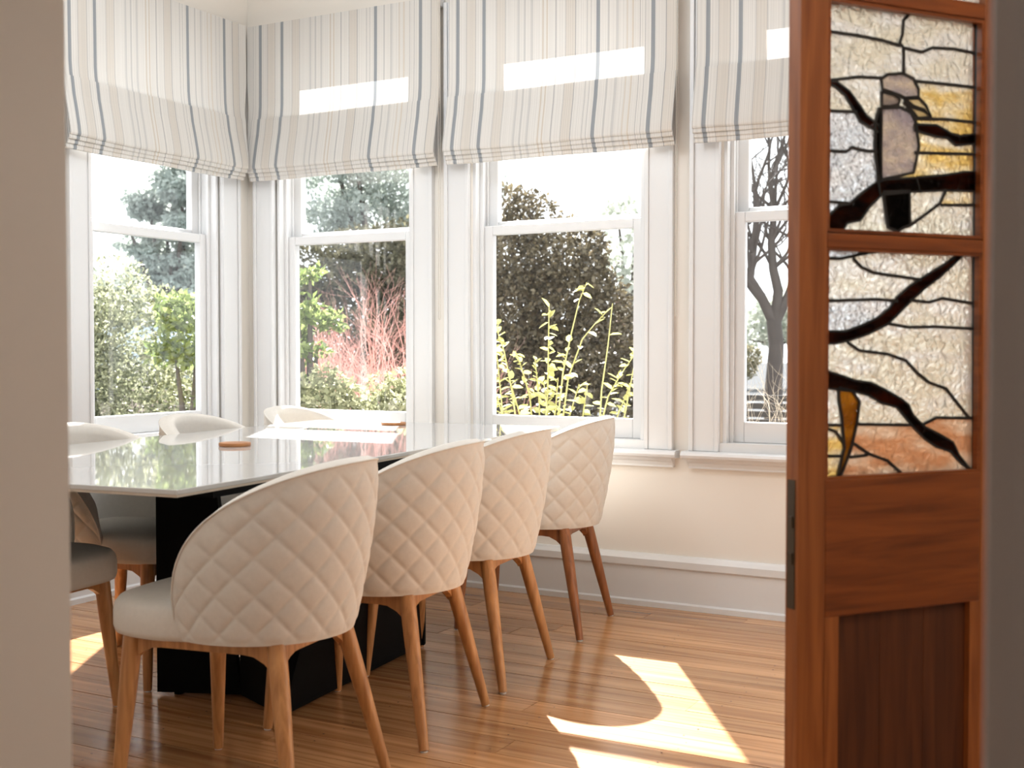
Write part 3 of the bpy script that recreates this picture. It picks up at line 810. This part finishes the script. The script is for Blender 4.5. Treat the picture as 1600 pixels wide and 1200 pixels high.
PAN = {'upper': (1.290, 1.702), 'lower': (.847, 1.2635)}
kinds = {'upper': {}, 'lower': {}}
rg = random.Random(3)
for nm in ('upper', 'lower'):
    z0, z1 = PAN[nm]
    dat = GLASS[nm]
    pan = empty('leaded_panel', (0, 0, 0)); pan.parent = door
    if nm == 'upper': pan['label'] = 'leaded glass panel with a pale bird perched on a dark branch'
    else: pan['label'] = 'leaded glass panel with bare branches and a golden leaf'
    for pc in dat['pieces']:
        ca = sum(p[0] for p in pc) / len(pc); cb = sum(p[1] for p in pc) / len(pc)
        if nm == 'upper':
            k = 'white' if (ca > .24 and cb < 1.53) else ('amber' if (ca < .2 and 1.36 < cb < 1.60) else 'cream')
        else:
            k = 'peach' if (cb < .95 and ca < .24) else ('amber' if (cb < .96 and ca > .30) else ('white' if (ca > .3 and cb > 1.0) else 'cream'))
        pc = [(a, min(z1 + .004, max(z0 - .004, b))) for a, b in pc]
        gpiece('glass_piece', pc, G[k], pan, YG - .0016, YG + .0016)
    cm = {'branch': 'brown', 'crown': 'lilac', 'cheek': 'lilac', 'beak': 'beak', 'body': 'lilac', 'wing': 'black', 'tail': 'black', 'leaf': 'gold'}
    for k, polys in dat['shapes'].items():
        for poly in polys:
            poly = [(a, min(z1 + .004, max(z0 - .004, b))) for a, b in poly]
            gpiece({'crown': 'bird_crown', 'cheek': 'bird_cheek', 'beak': 'bird_beak', 'body': 'bird_body', 'wing': 'bird_wing', 'tail': 'bird_tail', 'leaf': 'golden_leaf'}.get(k, k), poly, G[cm[k]], pan, YG - .0018, YG + .0018)
            ribbon(list(poly) + [poly[0]], .0055 if k != 'branch' else .004, YG - .0032, YG + .0032).build('lead_came', M['lead'], pan)
    for ln in dat['lines']:
        ribbon([(min(.41, max(.03, a)), b) for a, b in ln], .0056, YG - .003, YG + .003).build('lead_came', M['lead'], pan)
    for a, b, c, d in ((.033, .0415, z0, z1), (.3985, .407, z0, z1), (.034, .405, z0 - .003, z0 + .003), (.034, .405, z1 - .003, z1 + .003)):
        MB().box(a, b, YG - .003, YG + .003, c, d).build('lead_came', M['lead'], pan)
    for yy in ((-.014, -.002), (-.034, -.022)):
        MB().box(.036, .043, *yy, z0, z1).box(.396, .402, *yy, z0, z1).box(.043, .396, *yy, z0, z0 + .006).box(.043, .396, *yy, z1 - .006, z1).build('glazing_bead', M['door_h'], pan)
pan = empty('leaded_panel'); pan.parent = door; pan['label'] = 'topmost leaded panel above the bird'
for a, b in ((1.73, 1.83), (1.832, 1.93), (1.932, 2.032)):
    gpiece('glass_piece', [(.034, a), (.404, a), (.404, b), (.034, b)], G['cream'], pan, YG - .0016, YG + .0016)
for b in (1.831, 1.931):
    ribbon([(.034, b), (.15, b + .006), (.28, b - .004), (.404, b)], .006, YG - .003, YG + .003).build('lead_came', M['lead'], pan)
# frame of the side doorway the leaf hangs in
m = MB().box(XR - .0, XR + .155, 2.4755, 2.50, 0, 2.16).box(XR - .0, XR + .155, 1.002, 2.50, 2.16, 2.19)
tag(m.build('door_frame', M['door']), kind='structure')

# ------------------------------------------------------------------ the garden outside
GZ = -.45
tag(MB().box(-60, 60, YW + .23, 140, GZ - .2, GZ).box(-60, XL - .23, -30, YW + .23, GZ - .2, GZ).build('ground', plain('pale_gravel_and_grass', (.10, .105, .11), .95, .3, .4, spec=0.0)), kind='structure')

LM = {
    'shrub': leafmat('pale_shrub_leaves', (.06, .075, .03), (.50, .52, .34), .4, .3),
    'green': leafmat('bright_green_leaves', (.10, .15, .04), (.30, .36, .13), .45, .35),
    'gum': leafmat('grey_gum_leaves', (.30, .35, .32), (.55, .60, .55), .5),
    'dark': leafmat('dark_tree_leaves', (.035, .028, .014), (.21, .175, .105), .32, .35),
    'olive': leafmat('olive_tree_leaves', (.075, .075, .04), (.28, .26, .16), .42),
    'yellow': leafmat('yellow_green_leaves', (.30, .31, .08), (.52, .50, .22), .45),
    'lime': leafmat('lime_shrub_leaves', (.17, .19, .09), (.46, .46, .29), .45),
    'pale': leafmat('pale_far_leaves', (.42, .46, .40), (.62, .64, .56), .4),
    'bark': plain('grey_bark', (.085, .07, .06), .9, .3, 12),
    'bare': plain('bare_tree_bark', (.075, .062, .056), .9, .3, 8),
    'pink': plain('pink_twigs', (.74, .43, .38), .8, .25, 20),
    'tan': plain('pale_dry_twigs', (.52, .44, .34), .8, .2, 20),
    'stem': plain('green_stem', (.38, .36, .14), .6, .2, 20),
    'fence': plain('dark_stained_rail', (.035, .032, .03), .8, .2, 10),
    'render': plain('pale_render', (.62, .58, .54), .8),
    'roof': plain('blue_grey_roof', (.35, .42, .47), .6),
    'brick': plain('weathered_brick', (.26, .17, .13), .9, .25, 30),
    'pinkfence': plain('faded_timber_fence', (.48, .38, .33), .8, .2, 6),
}


def leaf_mesh(name, blobs, count, size, seed, m, shell=.55, droop=0.0):
    g = np.random.default_rng(seed)
    vol = np.array([b[1][0] * b[1][1] * b[1][2] for b in blobs]) ** .67
    which = g.choice(len(blobs), count, p=vol / vol.sum())
    cen = np.array([b[0] for b in blobs], float)[which]
    rad = np.array([b[1] for b in blobs], float)[which]
    d = g.normal(size=(count, 3)); d /= np.linalg.norm(d, axis=1)[:, None]
    r = shell + (1 - shell) * g.random((count, 1)) ** .6
    p = cen + d * rad * r
    ax = g.normal(size=(count, 3)) + d * .6; ax[:, 2] -= droop; ax /= np.linalg.norm(ax, axis=1)[:, None]
    sd = np.cross(ax, g.normal(size=(count, 3))); sd /= np.linalg.norm(sd, axis=1)[:, None]
    L = size * (.6 + .8 * g.random((count, 1)))
    w = L * .27
    nn = np.cross(ax, sd)
    v = np.stack([p, p + ax * L * .5 + sd * w + nn * w * .35, p + ax * L, p + ax * L * .5 - sd * w + nn * w * .35], 1).reshape(-1, 3)
    me = bpy.data.meshes.new(name)
    me.vertices.add(count * 4); me.vertices.foreach_set('co', v.ravel())
    me.loops.add(count * 4); me.loops.foreach_set('vertex_index', np.arange(count * 4))
    me.polygons.add(count); me.polygons.foreach_set('loop_start', np.arange(count) * 4); me.polygons.foreach_set('loop_total', np.full(count, 4))
    me.update(); me.validate()
    me.materials.append(m)
    return me


def local_mesh(me, base):
    me.transform(Matrix.Translation(-Vector(base)))
    return me


def plant(name, label, cat, blobs_px, depth, count, size, seed, m, bark='bark', group=None, trunk=True, shell=.55, droop=0.0, squash=.8, clumps=0, fill=False):
    """blobs_px: (px, py, radius in metres) seen at a depth"""
    blobs = []
    gb = random.Random(seed + 100)
    for q in blobs_px:
        c = at(q[0], q[1], depth)
        if not clumps or fill:
            blobs.append((c, (q[2], q[2], q[2] * squash)))
        for k in range(clumps):                       # loose crowns are made of separate leaf clumps
            d = Vector((gb.gauss(0, 1), gb.gauss(0, 1), gb.gauss(0, 1))).normalized() * q[2] * gb.uniform(.35, .95)
            r = q[2] * gb.uniform(.24, .42)
            blobs.append((c + d, (r * 1.25, r * 1.25, r * .6)))
    cx = sum(b[0].x for b in blobs) / len(blobs); cy = sum(b[0].y for b in blobs) / len(blobs)
    base = Vector((cx, cy, GZ))
    t = tag(empty(name, base), label, cat, group)
    link('foliage', local_mesh(leaf_mesh('foliage', blobs, count, size, seed, m, shell, droop), base), None, t)
    if trunk:
        mb = MB()
        top = max(b[0].z for b in blobs)
        r0 = max(.02, min(.22, (top - GZ) * .035))
        fork = Vector((0, 0, (min(b[0].z for b in blobs) - GZ) * .7))
        mb.tube([(0, 0, -.05), fork * .5 + Vector((r0 * .4, 0, 0)), fork], [r0, r0 * .8, r0 * .65], 8)
        for b in (blobs if not clumps else blobs[::(clumps + fill) * (1 if depth > 12 else 2)]):
            e = b[0] - base
            mid = fork.lerp(e, .5) + Vector((0, 0, -.06 * (e - fork).length))
            mb.tube([fork, mid, e, e + Vector((b[1][0] * .4, 0, b[1][2] * .6))], [r0 * .5, r0 * .3, r0 * .15, r0 * .06], 6)
        mb.build('trunk', LM[bark], t)
    return t


def branching(mb, p, d, length, r, depth, g, spread=.6, upb=.15, gens=None):
    n = 4
    pts, rr = [p], [r]
    for k in range(n):
        d = (d + Vector((g.gauss(0, .16), g.gauss(0, .16), g.gauss(0, .12) + upb * .3))).normalized()
        pts.append(pts[-1] + d * length / n); rr.append(r * (1 - .38 * (k + 1) / n))
    mb.tube(pts, rr, 5 if depth < 3 else 7, False)
    if depth == 0: return
    for k in range(g.choice((2, 3, 3))):
        i = g.choice((2, 3, 4, 4))
        nd = (d + Vector((g.gauss(0, spread), g.gauss(0, spread), g.gauss(0, spread * .7) + upb))).normalized()
        branching(mb, pts[i], nd, length * g.uniform(.58, .8), rr[i] * .68, depth - 1, g, spread, upb)


# seen through the left wall window
plant('flowering_shrub', 'dense pale-green shrub filling the lower left-wall window', 'shrub', [(150, 560, .75), (215, 590, .72), (265, 630, .60), (110, 520, .7), (190, 680, .9), (90, 640, .9)], 9.5, 20000, .045, 1, LM['shrub'], clumps=14)
plant('leafy_bush', 'bright green leafy bush at the right of the left-wall window', 'shrub', [(280, 490, .22), (305, 520, .3), (262, 520, .16), (320, 580, .3)], 8.0, 1700, .06, 2, LM['green'], clumps=6)
plant('gum_tree', 'tall pale gum tree with clumped crown beyond the left-wall window', 'tree', [(265, 300, 1.0), (300, 330, .9), (235, 325, .5), (215, 378, .55), (250, 395, .6), (290, 390, .8), (275, 430, .5), (245, 450, .35), (330, 300, 1.2), (310, 450, .5)], 26, 17000, .13, 3, LM['gum'], shell=.3, droop=.6, clumps=7)
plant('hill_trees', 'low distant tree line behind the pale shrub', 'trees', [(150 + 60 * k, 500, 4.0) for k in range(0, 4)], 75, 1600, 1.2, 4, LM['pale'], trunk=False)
h = tag(empty('neighbour_house', at(292, 600, 24)), 'pale neighbouring house with blue-grey roof beyond the left-wall window', 'house')
h.location.z = GZ
h.rotation_euler = (0, 0, R(35))
MB().box(-2.2, 2.2, -1.5, 1.5, 0, 1.25).build('wall', LM['render'], h)
MB().prism([(-1.75, 1.25), (1.75, 1.25), (0, 2.0)], -2.4, 2.4, lambda a, b, d: (d, a, b)).build('roof', LM['roof'], h)
for x in (-1.3, 0, 1.3):
    MB().box(x - .3, x + .3, -1.53, -1.48, .45, 1.05).build('window_pane', LM['roof'], h)
tf = tag(empty('timber_fence', at(300, 600, 15)), 'short faded timber fence low in the left-wall window', 'fence')
tf.location.z = GZ; tf.rotation_euler = (0, 0, R(40))
for k in range(12): MB().box(-1.2 + .2 * k, -1.01 + .2 * k, -.012, .012, 0, 1.02 + .01 * (k % 3)).build('plank', LM['pinkfence'], tf)

# through the window right of the corner
plant('grey_tree', 'tall grey-green tree behind the pink shrub', 'tree', [(520, 290, .9), (600, 280, 1.1), (560, 330, .9), (640, 320, 1.1), (500, 350, .5), (690, 300, 1.3), (560, 240, 1.2), (640, 230, 1.2)], 20, 18000, .085, 5, LM['gum'], shell=.3, droop=.3, clumps=8)
plant('olive_tree', 'dense olive-brown tree mass behind the pink shrub', 'tree', [(490, 430, .65), (560, 420, .75), (630, 410, .8), (690, 430, .9), (480, 520, .8), (560, 530, .9), (640, 540, .9), (700, 540, .9), (440, 480, .6), (600, 640, 1.0), (500, 640, 1.0)], 17, 38000, .08, 6, LM['olive'], clumps=5, fill=True)
plant('green_shrub', 'fresh green shrub at the left edge of the corner window', 'shrub', [(476, 445, .13), (500, 480, .14), (470, 500, .16), (518, 500, .07), (455, 560, .25)], 7.7, 1500, .05, 7, LM['green'], clumps=6)
plant('lime_shrub', 'low lime-green shrubs along the bottom of the corner window', 'shrub', [(480, 630, .22), (540, 610, .24), (590, 615, .24), (630, 620, .26), (510, 650, .3), (570, 660, .3), (660, 640, .3)], 7.4, 6000, .04, 8, LM['lime'], clumps=7)
g = random.Random(11)
base = at(592, 640, 9.2); base.z = GZ
t = tag(empty('pink_twig_shrub', base), 'leafless pink-stemmed shrub outside the corner window', 'shrub')
mb = MB()
for k in range(34):
    a = g.uniform(0, 6.28)
    branching(mb, Vector((.06 * math.cos(a), .06 * math.sin(a), 0)), Vector((.42 * math.cos(a), .42 * math.sin(a), 1)).normalized(), .80, .018, 4, g, .5, .18)
mb.build('twigs', LM['pink'], t)['kind'] = 'stuff'

# through the middle window
plant('dark_tree', 'large dark dense evergreen tree filling the middle window', 'tree', [(830, 335, .30), (790, 330, .35), (800, 400, .55), (880, 395, .5), (915, 375, .2), (840, 450, .85), (900, 480, .62), (850, 540, 1.05), (915, 560, .62), (860, 640, 1.15), (930, 640, .55), (775, 480, .7), (785, 600, .8)], 13, 42000, .06, 9, LM['dark'], shell=.72)
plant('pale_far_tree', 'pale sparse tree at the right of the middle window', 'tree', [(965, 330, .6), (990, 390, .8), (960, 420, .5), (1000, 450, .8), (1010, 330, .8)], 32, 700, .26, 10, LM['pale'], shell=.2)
h = tag(empty('distant_house', at(985, 560, 36)), 'distant house with a brick chimney behind the dark tree', 'house')
h.location.z = GZ
MB().box(-3.0, 2.0, -2, 2, 0, 1.5).build('wall', LM['render'], h)
MB().prism([(-2.2, 1.5), (2.2, 1.5), (0, 2.1)], -3.2, 2.2, lambda a, b, d: (d, a, b)).build('roof', LM['brick'], h)
ch = MB().box(-.42, -.16, -.2, .2, 1.5, 3.15).box(-.46, -.12, -.24, .24, 2.95, 3.1).build('chimney', LM['brick'], h)
MB().tube([(-.29, 0, 3.1), (-.29, 0, 3.45)], [.1, .08], 10).build('chimney_pot', LM['brick'], ch)

SD = 6.35
STEMS = [[(852, 700), (856, 600), (857, 540), (858, 478)], [(868, 690), (880, 580), (893, 520), (905, 470), (917, 441)], [(875, 690), (888, 590), (910, 530), (928, 508), (948, 487)],
         [(935, 700), (940, 610), (950, 540), (957, 474)], [(812, 700), (800, 610), (788, 550), (773, 505)], [(930, 700), (950, 620), (970, 585), (998, 545)], [(835, 700), (828, 620), (815, 575), (805, 548)],
         [(845, 700), (842, 620), (836, 560)], [(905, 700), (912, 640), (918, 600)], [(790, 700), (783, 620), (775, 540)], [(825, 700), (810, 640), (795, 590)], [(860, 700), (868, 640), (872, 590)],
         [(950, 700), (965, 650), (985, 600)], [(800, 700), (785, 650), (772, 600)], [(880, 700), (890, 650), (905, 600)], [(965, 700), (978, 640), (990, 575)], [(840, 700), (855, 640), (850, 600)]]
base = at(875, 700, SD); base.z = GZ
sh = tag(empty('yellow_green_shrub', base), 'yellow-green leafy shoots just outside the middle window', 'shrub')
lv = MB().add([(0, 0, 0), (.018, .016, .004), (.042, .014, .002), (.062, 0, -.006), (.042, -.014, .002), (.018, -.016, .004), (.03, 0, -.003)],
              [(0, 6, 1), (1, 6, 2), (2, 6, 3), (3, 6, 4), (4, 6, 5), (5, 6, 0)], True).mesh('leaf', False)
lv.materials.append(LM['yellow'])
g = random.Random(21)
for si, st in enumerate(STEMS):
    dpt = SD + g.uniform(-.18, .2)
    P = [at(a, b, dpt) - base for a, b in st]
    P = [Vector((P[0].x * .55, P[0].y * .55, 0.0))] + P
    MB().tube(P, [.006] + [.0052 - .0036 * k / len(st) for k in range(len(st))], 6).build('stem', LM['stem'], sh)
    total = sum((b - a).length for a, b in zip(P[1:], P[2:]))
    nl = int(total / .022)
    if si == 3: nl = 2
    for k in range(nl):
        q = (k + .5) / nl * (len(P) - 2)
        i = min(int(q), len(P) - 3)
        p = P[1 + i].lerp(P[2 + i], q - i)
        if si in (1, 2) and .35 < q / (len(P) - 2) < .85 and g.random() < .7: continue
        o = link('leaf', lv, None, sh)
        o.location = p
        o.rotation_euler = (g.gauss(0, .5), g.uniform(-.9, .5), g.uniform(0, 6.28))
        sc = g.uniform(.65, 1.2); o.scale = (sc, sc, sc)

# through the window beside the door
g = random.Random(5)
base = at(1207, 640, 14.5); base.z = GZ
t = tag(empty('bare_tree', base), 'big leafless tree outside the window beside the door', 'tree')
mb = MB()
b0 = Vector((0, 0, -.05))
pz = lambda a, b: at(a, b, 14.5) - base
tr = [b0, pz(1209, 600), pz(1213, 540), pz(1209, 500)]
mb.tube(tr, [.125, .105, .09, .09], 10)
for lim in ([(1209, 505), (1190, 465), (1172, 435), (1176, 400), (1182, 345), (1180, 300)], [(1211, 500), (1216, 455), (1208, 420), (1205, 380), (1210, 330), (1203, 285)], [(1213, 500), (1228, 470), (1245, 430), (1262, 380)], [(1190, 465), (1178, 452), (1160, 430), (1150, 385)]):
    L_ = [pz(*q) for q in lim]
    mb.tube(L_, [.07 * (1 - .65 * k / len(L_)) for k in range(len(L_))], 8)
    for i in range(2, len(L_)):
        for k in range(3):
            branching(mb, L_[i], (Vector((g.gauss(0, .6), g.gauss(0, .5), .8))).normalized(), g.uniform(.5, .95), .022, 3, g, .5, .18)
mb.build('branches', LM['bare'], t)
plant('round_bush', 'dark rounded bush low beside the bare tree', 'shrub', [(1168, 558, .20), (1160, 575, .22)], 17, 1400, .05, 12, LM['olive'])
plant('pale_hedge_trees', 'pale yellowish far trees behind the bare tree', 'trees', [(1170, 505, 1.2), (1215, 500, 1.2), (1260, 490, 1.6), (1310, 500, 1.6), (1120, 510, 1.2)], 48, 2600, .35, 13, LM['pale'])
base = at(1200, 620, 9.6)
fn = tag(empty('rail_fence', (base.x, base.y, GZ)), 'dark timber rail fence low outside the window beside the door', 'fence')
for k in range(14):
    MB().box(-.75, 2.6, -.015, .015, .275 + .065 * k, .322 + .065 * k).build('rail', LM['fence'], fn)
for x in (-.7, .4, 1.5, 2.55):
    MB().box(x - .05, x + .05, .015, .09, 0, 1.2).build('post', LM['fence'], fn)
g = random.Random(8)
base = at(1205, 650, 7.6); base.z = GZ
t = tag(empty('dry_twig_shrub', base), 'pale dry leafless twigs in front of the dark rail fence', 'shrub')
mb = MB()
for k in range(12):
    a = g.uniform(0, 6.28)
    branching(mb, Vector((.05 * math.cos(a), .05 * math.sin(a), 0)), Vector((.35 * math.cos(a), .35 * math.sin(a), 1)).normalized(), .66, .008, 3, g, .55, .1)
mb.build('twigs', LM['tan'], t)['kind'] = 'stuff'
